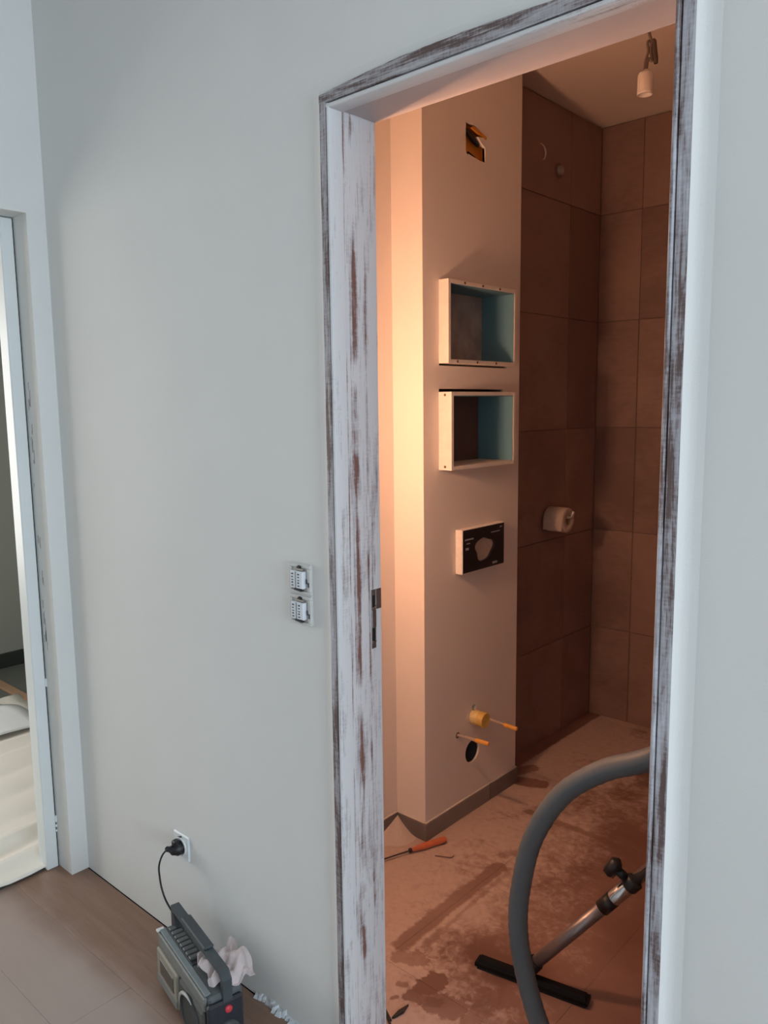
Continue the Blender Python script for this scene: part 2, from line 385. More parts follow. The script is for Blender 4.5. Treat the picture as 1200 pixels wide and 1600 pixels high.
# strike plate
sp = MB(); XJ = DX0+.0272
sp.box((XJ-.002, .082, .945), (XJ+.0012, .0965, 1.074), .0008); sp.box((XJ-.002, .0965, 1.030), (XJ+.0012, .114, 1.074), .0008)
spo = sp.build('strike_plate', STEEL, fr); spo['label'] = 'worn steel strike plate'
for z0, z1 in ((1.036, 1.062), (.962, .990)): MB().box((XJ+.0008, .0848, z0), (XJ+.0016, .0925, z1)).build('latch_slot', DARK, spo)
for z in (1.034, .957): MB().prism([(XJ+.001, .083, z), (XJ+.001, .094, z+.003), (XJ+.001, .094, z+.006), (XJ+.001, .083, z+.002)], (.0028, 0, 0)).build('latch_lip', CHROME, spo)
MB().box((XJ+.001, .082, .992), (XJ+.0035, .0955, 1.030), .001).build('raised_bridge', STEEL, spo)

st('trim_2', MB().box((DX0+.001, -.003, -.011), (DX1-.001, .0615, .0005), .001), LAM, 'flat wooden threshold in the bathroom doorway')

# ------------------------------------------------------------------ left doorway: white frame, side room
f2 = thing('door_2', (-2.40, -.5, 0), 'white painted frame set in the left doorway', None, kind='structure')
MB().box((-2.440, -.098, 0), (-2.385, -.0605, 2.010), .003).build('side_jamb', WHITEP, f2)
MB().box((-2.440, -.945, 0), (-2.385, -.908, 2.010), .003).build('side_jamb', WHITEP, f2)
MB().box((-2.440, -.908, 1.973), (-2.385, -.098, 2.010), .003).build('head_jamb', WHITEP, f2)
MB().box((-2.45, -.0605, 0), (-2.393, -.0562, 2.010)).build('gap_shade', DARK, f2)  # black strip: shade of the open gap beside the frame, put in as colour
for z0, z1 in ((.602, .628), (.150, .172), (.118, .124), (.134, .142)): MB().box((-2.395, -.061, z0), (-2.3848, -.056, z1), .001).build('paint_bridge', WHITEP, f2)
mb = MB()
for k in range(26):
    z = random.choice([random.uniform(.7, 1.75), random.uniform(.7, .8), random.uniform(1.2, 1.5)]); h = random.uniform(.008, .04); xx = -2.372+random.uniform(-.006, .012)
    mb.add([(xx-.0035, -.0563, z), (xx+random.uniform(-.001, .003), -.0563, z-.004), (xx+.002, -.0563, z+h), (xx-.003, -.0563, z+h*.9)], [(0, 1, 2, 3)])
mb.build('sanding_smudge', plain('sanding_smudge', (.40, .38, .38), .8, var=.4, sc=200), f2)
sr = MB().box((-4.65, -2.3, -.06), (-2.405, 2.2, 0)); st('floor_side_room', sr, plain('grey_carpet', (.135, .145, .13), .95, bump=.4, sc=300), 'dark grey floor of the side room')
w = MB(); w.holed((-4.55, -2.3, 0), (0, 1, 0), (0, 0, 1), 4.5, 2.3, [(.4, 1.9, .6, 2.0)], (-.1, 0, 0)); st('wall_far', w, GREYW, 'grey green wall of the side room with its window')
st('wall_side_room_near', MB().box((-4.55, -2.3, 0), (-2.5, -2.2, 2.3)), GREYW, 'grey wall of the side room opposite its end wall')
st('wall_side_room_end', MB().box((-4.55, 2.1, 0), (-2.4, 2.2, 2.3)), GREYW, 'grey end wall of the side room')
st('wall_partition', MB().box((-2.505, 0, 0), (-2.45, 2.1, 2.3)), GREYW, 'partition between side room and bathroom')
st('ceiling_side_room', MB().box((-4.65, -2.3, 2.13), (-2.51, 2.2, 2.2)), CEIL, 'white ceiling of the side room')
st('baseboard_far', MB().box((-4.55, -2.2, 0), (-4.535, 2.1, .084), .003), plain('dark_baseboard', (.045, .05, .045), .5), 'dark baseboard of the side room')
st('trim_1', MB().box((-4.53, .505, 0), (-3.30, .555, .012), .002), plain('brown_floor_strip', (.42, .25, .16), .6), 'brown wooden floor strip in the side room')
def paper(u, v):
    X = -2.395-1.62*u; Y = -1.05+1.555*v
    r = .009*abs(math.sin(X*17+.6*math.sin(Y*3)))+.016*math.exp(-((X+2.50)/.03)**2)+.022*math.exp(-((X+2.64+.02*Y)/.03)**2)+.009*math.exp(-((X+3.32)/.03)**2)+.008*math.exp(-((X+3.45)/.02)**2)
    edge = .016*math.exp(-u*60)
    return (X+.006*math.sin(Y*23), Y+.012*math.sin(X*9), .006+r+edge*(.5+.5*math.sin(Y*11)))
PAPER = plain('cream_covering_paper', (.84, .80, .73), .8, var=.05, sc=6)
o = MB().grid(90, 24, paper).build('floor_paper', PAPER, None, (-3.1, -.3, 0)); tag(o, 'cream covering paper with raised creases on the side room floor', 'paper')
md = o.modifiers.new('thick', 'SOLIDIFY'); md.thickness = .003
def sheet(u, v):
    X = -3.50-.42*u; Y = -.5+.93*v-.06*u
    return (X, Y, .028+.035*math.sin(u*3.1)**2+.01*math.sin(Y*8))
o = MB().grid(16, 16, sheet).build('folded_sheet', plain('white_paper', (.88, .90, .92), .7, var=.03), None, (-3.65, -.05, 0)); tag(o, 'white folded sheet lying on top of the cream paper', 'paper')
o.modifiers.new('thick', 'SOLIDIFY').thickness = .004

# ------------------------------------------------------------------ bathroom shell
XA, XT, Y1, Y2, YE = -1.712, -1.586, .832, 1.386, 2.222
BR = .75      # unseen right wall
def ceil_z(y): return 2.638
cz = MB(); cz.add([(XA-.1, .115, ceil_z(.115)), (BR, .115, ceil_z(.115)), (BR, YE+.1, ceil_z(YE+.1)), (XA-.1, YE+.1, ceil_z(YE+.1)), (XA-.1, .115, 3.0), (BR, .115, 3.0), (BR, YE+.1, 3.0), (XA-.1, YE+.1, 3.0)],
                  [(0, 3, 2, 1), (4, 5, 6, 7), (0, 1, 5, 4), (1, 2, 6, 5), (2, 3, 7, 6), (3, 0, 4, 7)])
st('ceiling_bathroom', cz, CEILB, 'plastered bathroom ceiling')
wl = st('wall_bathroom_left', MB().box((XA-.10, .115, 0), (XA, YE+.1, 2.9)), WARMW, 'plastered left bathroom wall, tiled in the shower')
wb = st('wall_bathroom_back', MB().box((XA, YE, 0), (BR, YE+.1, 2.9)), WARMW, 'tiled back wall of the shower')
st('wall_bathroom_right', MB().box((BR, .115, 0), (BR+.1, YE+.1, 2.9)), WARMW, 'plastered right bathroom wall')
# wall tiles
zr = [.0, .428, .887, 1.352, 1.815, 2.272, 2.636]; J = .003; TH = .010
tmesh = {}
def tile(parent, size, loc, mat, name='tile', bev=.0012):
    key = tuple(round(c, 4) for c in size)+(mat.name,)
    if key not in tmesh:
        tmesh[key] = MB().box((0, 0, 0), size, bev).mesh('tile'); tmesh[key].materials.append(mat)
    o = bpy.data.objects.new(name, tmesh[key]); COL.objects.link(o); o.parent = parent; o.location = loc; return o
MB().box((XA, YE-.006, 0), (BR, YE, 2.635)).build('grout_bed', GROUT, wb)
MB().box((XA, 1.39, 0), (XA+.006, YE, 2.635)).build('grout_bed', GROUT, wl)
for z0, z1 in zip(zr[:-1], zr[1:]):
    xs = [XA+.012, -1.508]
    while xs[-1] < BR: xs.append(min(xs[-1]+.457, BR))
    for a, b_ in zip(xs[:-1], xs[1:]):
        if b_-a > .02: tile(wb, (b_-a-J, TH, z1-z0-J), (a, YE-TH-.001, z0), TILE)
    ys = [1.388, 1.492, 1.949, YE-.012]
    for a, b_ in zip(ys[:-1], ys[1:]): tile(wl, (TH, b_-a-J, z1-z0-J), (XA+.001, a, z0), TILE)
# boxed cistern casing
cs = MB()
N1 = (.913, 1.303, 1.586, 1.853); N2 = (.911, 1.283, 1.250, 1.512); FB = (1.002, 1.262, .890, 1.042); OB = (1.055, 1.165, 2.254, 2.356); DH = (1.056, 1.146, .178, .268); SH = (1.098, 1.122, .374, .398)
cs.holed((XT, Y1, 0), (0, 1, 0), (0, 0, 1), Y2-Y1, 2.9, [(q[0]-Y1, q[1]-Y1, q[2], q[3]) for q in (N1, N2, FB, OB, DH, SH)], (-.0125, 0, 0))
for q in (DH, SH):       # square cell filled down to a round hole
    cy, czz, R = (q[0]+q[1])/2, (q[2]+q[3])/2, (q[1]-q[0])/2*.94; n = 32; vs = []
    for k in range(n):
        an = 2*math.pi*k/n; c_, s_ = math.cos(an), math.sin(an); m_ = (q[1]-q[0])/2/max(abs(c_), abs(s_))
        vs += [(XT, cy+c_*m_, czz+s_*m_), (XT, cy+c_*R, czz+s_*R), (XT-.0125, cy+c_*R, czz+s_*R)]
    for k in range(n):
        a, b_ = 3*k, 3*((k+1) % n); cs.add([vs[a], vs[b_], vs[b_+1], vs[a+1]], [(0, 1, 2, 3)]); cs.add([vs[a+1], vs[b_+1], vs[b_+2], vs[a+2]], [(0, 1, 2, 3)])
cs.box((XA, Y1, 0), (XT-.0004, Y1+.0125, 2.9)); cs.box((XA, Y2-.0125, 0), (XT-.0005, Y2, 2.9))
wc = st('wall_cistern_casing', cs, WARMW, 'plastered boxing around the toilet cistern')
MB().box((XA+.001, Y1+.013, .01), (XA+.004, Y2-.013, 2.85)).build('cavity_back', plain('cavity_board', (.10, .075, .06), .9), wc)
# skirting tiles and their caulk line
sk = thing('baseboard_bathroom', (XT, Y1, 0), 'low grey tile skirting along the cistern boxing', None, kind='structure')
SH_ = .060
for a, b_ in (((XA+.0005, .43, 0), (XA+.010, .829, SH_)), ((XA+.0005, .125, 0), (XA+.010, .427, SH_)), ((XA+.012, Y1-.010, 0), (XT+.008, Y1-.0005, SH_)), ((XT+.0005, Y1-.009, 0), (XT+.010, 1.20, SH_)), ((XT+.0005, 1.203, 0), (XT+.010, Y2+.004, SH_))):
    MB().box(a, b_, .001).build('skirting_tile', SKIRT, sk)
CAULK = plain('pale_caulk', (.62, .56, .51), .8)
for a, b_ in (((XA+.0005, .13, SH_), (XA+.008, .825, SH_+.005)), ((XA+.008, Y1-.008, SH_), (XT+.002, Y1-.0005, SH_+.005)), ((XT+.0005, Y1-.006, SH_), (XT+.008, Y2+.002, SH_+.005))):
    MB().box(a, b_, .002).build('caulk_line', CAULK, sk)
# dust swept against the skirting corner
def dustpile(cx, cy, rx, ry, h, sx, sy):
    m = MB()
    def fn(u, v):
        an = v*math.pi/2; r = u*(1+.12*math.sin(an*5)); return (cx+sx*rx*r*math.cos(an), cy+sy*ry*r*math.sin(an), h*(1-u)**1.6+.0008)
    m.grid(8, 12, fn); return m
DUSTM = plain('plaster_dust', (.52, .43, .38), .95, bump=.3, sc=120)
# bathroom floor
fb = st('floor_bathroom', MB().box((XA-.1, .06, -.06), (BR, YE+.1, -.008)), plain('dusty_floor_grout', (.17, .11, .085), .9), 'dusty tiled bathroom floor')
dustpile(XA+.010, Y1-.010, .085, .15, .052, 1, -1).build('dust_drift', DUSTM, fb)
def ftiles(xs, ys):
    for a, b_ in zip(xs[:-1], xs[1:]):
        for c, d in zip(ys[:-1], ys[1:]):
            if b_-a > .01 and d-c > .01: tile(fb, (b_-a-.0006, d-c-.0006, .010), (a, c, -.010), DUSTF, 'floor_tile', .0003)
ftiles([XA-.05, -1.304, -.847, -.390, .067, .524, BR], [.062, .308, .765, 1.221])
ftiles([XA-.05, -1.402, -.945, -.488, -.031, .426, BR], [1.221, 1.678, YE+.05])

# ------------------------------------------------------------------ niches
RIM = plain('niche_board_face', (.74, .68, .62), .8); TEAL = plain('blue_green_gypsum_board', (.11, .25, .32), .85, var=.1, sc=20)
DUSTB = plain('dusty_niche_back', (.36, .32, .31), .9, var=.6, sc=14); REDB = plain('niche_hollow_shade', (.13, .075, .06), .9, var=.2, sc=9)  # lower niche back: shade of the hollow put in as dark brown
SCREW = plain('rusty_screw_head', (.16, .10, .07), .5, .4)
def niche(label, y0, y1, z0, z1, xf, xb, backm, screws):
    o = thing('wall_niche', (XT, (y0+y1)/2, z0), label, 'wall niche', 'recess boxes in the cistern boxing'); t = .0125
    m = MB().box((xb, y0, z0), (xf, y0+t, z1), .0008).build('side_panel', RIM, o)
    MB().box((xb, y1-t, z0), (xf, y1, z1), .0008).build('side_panel', RIM, o)
    MB().box((xb, y0+t, z1-t), (xf, y1-t, z1), .0008).build('top_panel', RIM, o)
    MB().box((xb, y0+t, z0), (xf, y1-t, z0+t), .0008).build('bottom_panel', RIM, o)
    MB().box((xb+.0005, y0+t, z0+t), (xb+.006, y1-t, z1-t)).build('back_panel', backm, o)
    g = .0008
    MB().box((xb+.006, y1-t-.002, z0+t+g), (xf-.002, y1-t+g, z1-t-g)).build('inner_lining', TEAL, o)
    MB().box((xb+.006, y0+t-g, z0+t+g), (xf-.002, y0+t+.002, z1-t-g)).build('inner_lining', TEAL, o)
    MB().box((xb+.006, y0+t+.002, z1-t-.002), (xf-.002, y1-t-.002, z1-t+g)).build('inner_lining', TEAL, o)
    for yy, zz, ax in screws:
        MB().lathe((xf if ax else xf-.026, yy, zz), (1, 0, 0) if ax else (0, -1, 0), [(0, .0045), (.0012, .0042), (.0014, 0)], 10).build('screw_head', SCREW, o)
    return o
N1z0 = 1.592
niche('upper plasterboard wall niche with a dusty grey back panel', N1[0], N1[1], N1z0, N1[3]-.0005, -1.548, -1.690, DUSTB,
      [(y_, N1[3]-.007, 1) for y_ in (1.00, 1.10, 1.20)]+[(y_, N1z0+.006, 1) for y_ in (.96, 1.07, 1.18)])
niche('lower plasterboard wall niche with its shaded hollow painted dark brown', N2[0], N2[1], N2[2]+.0005, 1.502, -1.535, -1.690, REDB,
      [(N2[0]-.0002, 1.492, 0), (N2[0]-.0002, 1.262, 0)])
# board piece bridging the gap between both niches is part of the boxing; a thin dark cut shows above and below it

# ------------------------------------------------------------------ flush opening
fx = XT+.027
fo = thing('flush_opening_collar', (XT, 1.13, .89), 'white plastered collar with black cover for the cistern flush plate', 'flush plate')
COLLAR = plain('rough_white_collar', (.80, .74, .68), .85, bump=.4, sc=90)
y0, y1, z0, z1 = FB
for a, b_ in (((XT-.012, y0, z0), (fx, y0+.006, z1)), ((XT-.012, y1-.004, z0), (fx-.006, y1, z1)), ((XT-.012, y0+.006, z0), (fx-.006, y1-.004, z0+.005)), ((XT-.012, y0+.006, z1-.003), (fx-.003, y1-.004, z1))):
    MB().box(a, b_, .0018).build('collar_side', COLLAR, fo)
cov = MB(); n = 96; cy, cz_ = (y0+y1)/2+.006, (z0+z1)/2-.004
sq = []; ho = []
for k in range(n):
    an = 2*math.pi*k/n; c_, s_ = math.cos(an), math.sin(an); hw, hh = (y1-y0)/2-.0025, (z1-z0)/2-.002
    m_ = min(hw/max(abs(c_), 1e-6), hh/max(abs(s_), 1e-6)); sq.append((cy-.006+c_*m_, cz_+.004+s_*m_))
    rr = 1+.10*math.sin(3*an+.7)+.05*math.sin(5*an); ho.append((cy+c_*.056*rr, cz_+s_*.040*rr))
P = [(fx-.004, a, b_) for a, b_ in sq]+[(fx-.004, a, b_) for a, b_ in ho]+[(fx-.018, a, b_) for a, b_ in ho]
cov.add(P, [(k, (k+1) % n, n+(k+1) % n, n+k) for k in range(n)]+[(n+k, n+(k+1) % n, 2*n+(k+1) % n, 2*n+k) for k in range(n)])
cvo = cov.build('black_cover', plain('black_film', (.012, .012, .016), .28, var=.3), fo)
MB().box((fx-.022, cy-.065, cz_-.05), (fx-.012, cy+.065, cz_+.05)).build('foam_core', plain('beige_foam', (.42, .34, .28), .9, var=.2), fo)
PRINT = plain('pale_print', (.30, .34, .42), .5)
for a, w_, zz, h_ in ((y0+.020, .050, z1-.036, .005), (y0+.030, .02, z1-.050, .004), (y1-.085, .055, z1-.028, .004), (y1-.030, .014, z1-.014, .006), (y1-.075, .030, z0+.014, .008), (y0+.024, .018, z1-.068, .008)):
    MB().box((fx-.0042, a, zz-h_/2), (fx-.0034, a+w_, zz+h_/2)).build('print_mark', PRINT, cvo)

# ------------------------------------------------------------------ toilet connections
YEL = plain('yellow_plastic', (.72, .47, .12), .5); ORA = plain('orange_cap', (.80, .38, .07), .5); ZINC = plain('zinc_thread', (.62, .50, .44), .45, .6, .25, 120)
def rod(label, yb, zb, ye, ze):
    o = thing('threaded_rod', (XT, yb, zb), label, 'threaded rod', 'toilet fixing rods'); A = Vector((XT-.03, yb, zb)); B = Vector((XT+.132, ye, ze)); d = B-A
    path = [A+d*(k/60) for k in range(43)]; MB().tube(path, [.0058 if k % 2 else .0048 for k in range(43)], 10).build('thread', ZINC, o)
    MB().tube([A+d*.66, A+d*.68, A+d*.98, A+d], [.0070, .0078, .0072, .0045], 12).build('end_cap', ORA, o)
    MB().lathe((XT-.002, yb, zb), (1, 0, 0), [(0, .012), (.0025, .011), (.0028, .006)], 16).build('wall_ring', plain('dark_ring', (.20, .13, .10), .8), o)
rod('threaded rod with orange cap right of the yellow pipe plug', 1.186, .322, 1.190, .313)
rod('threaded rod with yellow orange cap above the round drain hole', 1.013, .312, 1.013, .318)
o = thing('pipe_plug', (XT, 1.110, .35), 'yellow pipe plug sticking out of the cistern boxing', 'pipe plug')
MB().lathe((XT-.03, 1.108, .350), (1, 0, 0), [(0, .026), (.034, .0265), (.036, .028), (.040, .028), (.042, .0262), (.066, .0262), (.068, .025)], 28).build('plug_body', plain('pale_yellow_plastic', (.74, .58, .26), .5), o)
MB().lathe((XT-.03, 1.108, .350), (1, 0, 0), [(.058, .0272), (.082, .0272), (.084, .024), (.076, .020), (.076, 0)], 28).build('plug_cap', YEL, o)
o = thing('drain_pipe', (XT, 1.101, .223), 'dark round drain hole below the threaded rods', 'drain pipe')
MB().lathe((XT-.008, 1.101, .223), (-1, 0, 0), [(0, .0415), (.002, .038), (.07, .037), (.085, .036), (.085, 0)], 28).build('pipe', plain('black_drain_pipe', (.02, .02, .022), .6), o)

# ------------------------------------------------------------------ orange junction box high on the boxing
o = thing('junction_box', (XT, 1.11, 2.30), 'orange junction box in a rough hole near the ceiling', 'junction box')
ORB = plain('orange_box_plastic', (.60, .24, .025), .45, var=.25, sc=30)
m = MB(); y0, y1, z0, z1 = OB; D = .024
q = [(y0, z0), (y1, z0), (y1, z1), (y0, z1)]; n = len(q)
m.add([(XT-.004, a, b_) for a, b_ in q]+[(XT-D, a, b_) for a, b_ in q], [(k, (k+1) % n, n+(k+1) % n, n+k) for k in range(n)]+[tuple(range(n, 2*n))])
m.build('box_shell', ORB, o)
m = MB(); pts = [(y0+.030, z1-.010), (y0+.045, z1-.002), (y1+.004, z1-.020), (y1+.006, z1-.030), (y1-.012, z1-.026)]
m.prism([(XT-.006, a, b_) for a, b_ in pts], (.007, 0, 0)); m.build('box_rim', ORB, o)
for pts in ([(y0+.046, z1+.0005), (y1+.001, z1+.0005), (y1+.001, z1-.020)],                       # plaster closing over the corners of the hole
            [(y0+.066, z1-.030), (y1-.010, z1-.026), (y1+.001, z1-.032), (y1+.001, z0+.046), (y1-.014, z0+.052), (y0+.088, z0+.056)],
            [(y0-.001, z0-.0005), (y0+.012, z0-.0005), (y0-.001, z0+.016)], [(y0+.014, z0-.0005), (y0+.078, z0-.0005), (y0+.014, z0+.008)]):
    m = MB(); m.prism([(XT-.0125, a, b_) for a, b_ in pts], (.0127, 0, 0)); m.build('plaster_flake', WARMW, o)
MB().tube(catmull([(XT-.02, y0+.018, z1-.010), (XT-.014, y0+.05, z1-.032), (XT-.012, y0+.085, z1-.052)], 6), [.006+.003*math.sin(k*.25) for k in range(13)], 8).build('wire', BLACK, o)
MB().prism([(XT-.012, y0+.018, z0+.014), (XT-.012, y0+.07, z0+.004), (XT-.012, y0+.07, z0+.012), (XT-.012, y0+.032, z0+.022)], (-.010, 0, 0)).build('box_clip', DARK, o)

# ------------------------------------------------------------------ shower fittings, paper roll, lamp holder
XS = XA+.011
o = thing('shower_valve_outlet', (XS, 1.842, 2.386), 'small round shower outlet on the tiles below the ceiling', 'shower outlet')
DULL = plain('dull_chrome', (.42, .38, .36), .4, .7)
MB().lathe((XS, 1.842, 2.386), (1, 0, 0), [(0, .030), (.004, .029), (.006, .022), (.006, .019)], 24).build('rosette', TILE, o)
MB().lathe((XS, 1.842, 2.386), (1, 0, 0), [(0, .019), (.016, .018), (.017, .013), (.006, .012), (.006, 0)], 20).build('outlet_stub', DULL, o)
o = thing('shower_escutcheon', (XS, 1.715, 2.425), 'thin pale crescent ring on the shower tiles', 'escutcheon ring')
arc = [(XS+.003, 1.70+.036*math.sin(a), 2.428+.030*math.cos(a)) for a in [(-.2+2.9*k/24) for k in range(25)]]
MB().tube(arc, [.0008+.0028*math.sin(math.pi*k/24) for k in range(25)], 8).build('ring', plain('pale_ring', (.72, .68, .64), .4), o)
py, pz = 1.80, .992; RX0, RX1 = -1.692, -1.604
o = thing('toilet_paper_holder', (XS, py, pz), 'dull chrome paper holder on the shower tiles', 'paper holder')
MB().tube([(XS, py, pz), (RX1+.012, py, pz)], .006, 10).build('peg', DULL, o)
MB().lathe((XS, py, pz), (1, 0, 0), [(0, .026), (.005, .026), (.009, .018), (.009, .006)], 20).build('wall_plate', DULL, o)
MB().tube(catmull([(RX1+.006, py, pz), (RX1+.014, py, pz+.004), (RX1+.018, py+.004, pz+.016), (RX1+.019, py+.006, pz+.026)], 5), [.006]*8+[.0075]*8, 10).build('end_knob', DULL, o)
o = thing('toilet_paper_roll', (RX0, py, pz-.056), 'toilet paper roll on the holder in the shower corner', 'toilet paper')
RP = plain('toilet_paper', (.48, .39, .33), .95, bump=.2, sc=150)
rc = pz-.012
MB().lathe((RX0, py, rc), (1, 0, 0), [(0, .021), (0, .050), (.002, .052), (RX1-RX0-.002, .052), (RX1-RX0, .050), (RX1-RX0, .021), (0, .021)], 32).build('roll', RP, o)
MB().lathe((RX0-.001, py, rc), (1, 0, 0), [(0, .0215), (RX1-RX0+.002, .0215), (RX1-RX0+.002, .0195), (0, .0195), (0, .0215)], 24).build('core', plain('cardboard_core', (.25, .18, .13), .9), o)
MB().grid(2, 10, lambda u, v: (RX0+.001+(RX1-RX0-.002)*u, py-.0525-.001*v, rc-.040*v)).build('hanging_sheet', RP, o)

PX, PY = -1.100, 1.300
zt = ceil_z(PY)
o = thing('pendant_lamp_holder', (PX, PY, zt), 'white bare lamp holder hanging on its wire from the bathroom ceiling', 'lamp holder')
WIRE = plain('brown_grey_wire', (.16, .12, .10), .6)
zb = 2.445; rx, ry = .743, .669
def PP(a, h): return (PX+rx*a, PY+ry*a, zb+h)
MB().tube(catmull([(PX, PY, zt), PP(.001, .14), PP(.008, .105), PP(.015, .082), PP(.012, .06), PP(.018, .03), PP(.006, .035), PP(0, .0)], 8), .0042, 8).build('wire', WIRE, o)
MB().tube(catmull([PP(.016, .085), PP(.004, .083), PP(.005, .055), PP(-.002, .025), PP(-.004, .0)], 6), .004, 8).build('wire', WIRE, o)
MB().tube([PP(.017, .09), PP(.021, .085), PP(.028, .035), PP(.030, .022)], [.006, .0085, .0085, .006], 8).build('wire_connector', plain('dark_connector', (.09, .06, .045), .5), o)
MB().lathe((PX, PY, zb), (0, 0, -1), [(-.006, 0), (-.006, .006), (0, .010), (.003, .019), (.010, .0225), (.060, .0235), (.066, .023), (.066, .0195), (.03, .0185), (.03, 0)], 28).build('lamp_socket', plain('cream_socket_plastic', (.80, .74, .68), .4, var=.03), o)

# warm lamp on the bathroom side of the door wall, left of the doorway
LP = Vector((-1.43, .158, 1.41))
o = thing('wall_lamp', (LP.x, .115, LP.z-.09), 'warm bare bulb on the bathroom wall behind the left door jamb', 'lamp')
MB().lathe((LP.x, .115, LP.z-.09), (0, 1, 0), [(0, .035), (.008, .035), (.012, .028), (.012, 0)], 24).build('wall_plate', WHITEP, o)
MB().tube(catmull([(LP.x, .12, LP.z-.09), (LP.x, .14, LP.z-.092), (LP.x, LP.y, LP.z-.085), (LP.x, LP.y, LP.z-.072)], 5), .006, 10).build('arm', WHITEP, o)
MB().lathe((LP.x, LP.y, LP.z-.075), (0, 0, 1), [(0, 0), (0, .018), (.025, .02), (.03, .016)], 20).build('bulb_socket', WHITEP, o)
g = NT('warm_bulb_glow'); g.b.inputs['Emission Color'].default_value = (1, .50, .22, 1); g.b.inputs['Emission Strength'].default_value = 6.; g.done((.9, .8, .7), .4)
bulb = MB().lathe((LP.x, LP.y, LP.z-.05), (0, 0, 1), [(0, .013), (.018, .014), (.028, .020), (.038, .0255), (.050, .028), (.062, .0255), (.072, .018), (.078, 0)], 24).build('bulb', g.m, o)
pl = bpy.data.lights.new('bulb_light', 'POINT'); pl.energy = 90; pl.color = (1, .505, .285); pl.shadow_soft_size = .034
plo = bpy.data.objects.new('bulb_light', pl); COL.objects.link(plo); plo.parent = o; plo.location = (0, LP.y-.115, .09)

# ------------------------------------------------------------------ things on the bathroom floor
o = thing('screwdriver', (-1.56, .76, 0), 'screwdriver with orange handle lying by the skirting corner', 'screwdriver')
A = Vector((-1.524, .862, .0135)); B = Vector((-1.572, .735, .011)); d = (B-A)
MB().tube([A, A+d*.02, A+d*.1, A+d*.35, A+d*.6, A+d*.78, A+d*.9, B], [.008, .0100, .0112, .0100, .0112, .009, .007, .0055], 14).build('handle', plain('orange_handle', (.55, .15, .07), .5, var=.3), o)
MB().tube([B, B+d*.05, B+d*.75, B+d*.9], [.0035, .0028, .0026, .001], 8).build('blade', plain('dark_steel', (.09, .08, .08), .4, .7), o)
MB().lathe(B+d*-.03, d, [(0, .0078), (.008, .0072), (.010, .003)], 12).build('ferrule', BLACK, o)
o = thing('wood_splinter', (-1.475, .81, 0), 'short dark splinter on the floor beside the screwdriver', 'splinter')
MB().tube(catmull([(-1.50, .775, .003), (-1.478, .785, .004), (-1.455, .80, .003), (-1.45, .812, .006)], 5), [.0016]*15+[.001], 6).build('splinter_shaft', plain('dark_splinter', (.16, .10, .08), .8), o)
o = thing('plastic_offcut', (-1.15, .18, 0), 'small black pointed offcut on the floor against the door jamb', 'offcut')
MB().prism([(-1.150, .163, .001), (-1.146, .168, .001), (-1.140, .195, .001), (-1.147, .222, .001), (-1.153, .190, .001)], (0, 0, .005)).build('point', BLACK, o)
for dx in (0, .009): MB().prism([(-1.180+dx, .170-dx, .001), (-1.176+dx, .173-dx, .001), (-1.145+dx*.7, .157-dx, .001), (-1.149+dx*.7, .153-dx, .001)], (0, 0, .005)).build('strip', BLACK, o)

# vacuum cleaner: nozzle, telescopic tube, hose
vc = thing('vacuum_cleaner', (-.96, .5, 0), 'grey vacuum hose with chrome tube and black floor nozzle', 'vacuum cleaner')
HOSE = plain('grey_hose_rubber', (.10, .115, .125), .55, var=.12, sc=25)
hp = catmull([(-.30, .62, .84), (-.36, .50, .90), (-.47, .37, .86), (-.590, .30, .782), (-.690, .30, .725), (-.782, .30, .642), (-.850, .30, .520), (-.880, .30, .390), (-.886, .30, .290), (-.868, .30, .190), (-.832, .30, .090), (-.795, .30, .040), (-.72, .30, .026), (-.50, .31, .024), (-.20, .36, .024)], 14)
MB().tube(hp, [.0222+.0006*math.sin(k*2.1) for k in range(len(hp))], 18).build('hose', HOSE, vc)
nz = MB(); NA = Vector((-1.105, .452, 0)); NB = Vector((-.815, .512, 0)); nd = (NB-NA).normalized(); nn = Vector((-nd.y, nd.x, 0)); Ln = (NB-NA).length
def nbox(s0, s1, t0, t1, z0, z1, taper=0.):
    P = []
    for z, tp in ((z0, 0.), (z1, taper)):
        for s_, t_ in ((s0, t0), (s1, t0), (s1, t1), (s0, t1)):
            q_ = NA+nd*(s_+(tp if s_ == s0 else -tp))+nn*(t_+(tp if t_ == t0 else -tp)); P.append((q_.x, q_.y, z))
    nz.add(P, [(0, 3, 2, 1), (4, 5, 6, 7), (0, 1, 5, 4), (1, 2, 6, 5), (2, 3, 7, 6), (3, 0, 4, 7)])
nbox(0, Ln, -.016, .018, .007, .017); nbox(.004, Ln-.004, -.013, .015, .017, .026, .005)
nzo = nz.build('floor_nozzle', plain('matt_black_nozzle', (.006, .006, .007), .6, spec=.2), vc)
nz = MB(); nbox(.006, Ln-.006, -.014, .016, 0, .008); nz.build('brush_strip', plain('black_bristles', (.02, .018, .016), .95), nzo)
T0 = NA.lerp(NB, .46); T0.z = .035; T1 = Vector((-.710, .585, .365)); td = (T1-T0).normalized()
TB = lambda s_: T0+td*s_
MB().tube([T0+Vector((0, 0, -.012)), TB(.0), TB(.04)], [.022, .0215, .0195], 16).build('swivel_neck', BLACK, nzo)
LT = (T1-T0).length
MB().tube([TB(.0), TB(.30)], .0160, 20).build('lower_tube', plain('dusty_chrome_tube', (.30, .26, .26), .38, .75, .2, 60), vc)
MB().tube([TB(.276), TB(.278), TB(.368), TB(.370)], [.016, .0185, .0185, .015], 20).build('sleeve', CHROME, vc)
MB().tube([TB(.365), TB(.95)], .0145, 20).build('upper_tube', CHROME, vc)
lockside = td.cross(Vector((0, 0, 1))).normalized()
MB().tube([TB(.278), TB(.318)], .0192, 20).build('black_band', BLACK, vc)
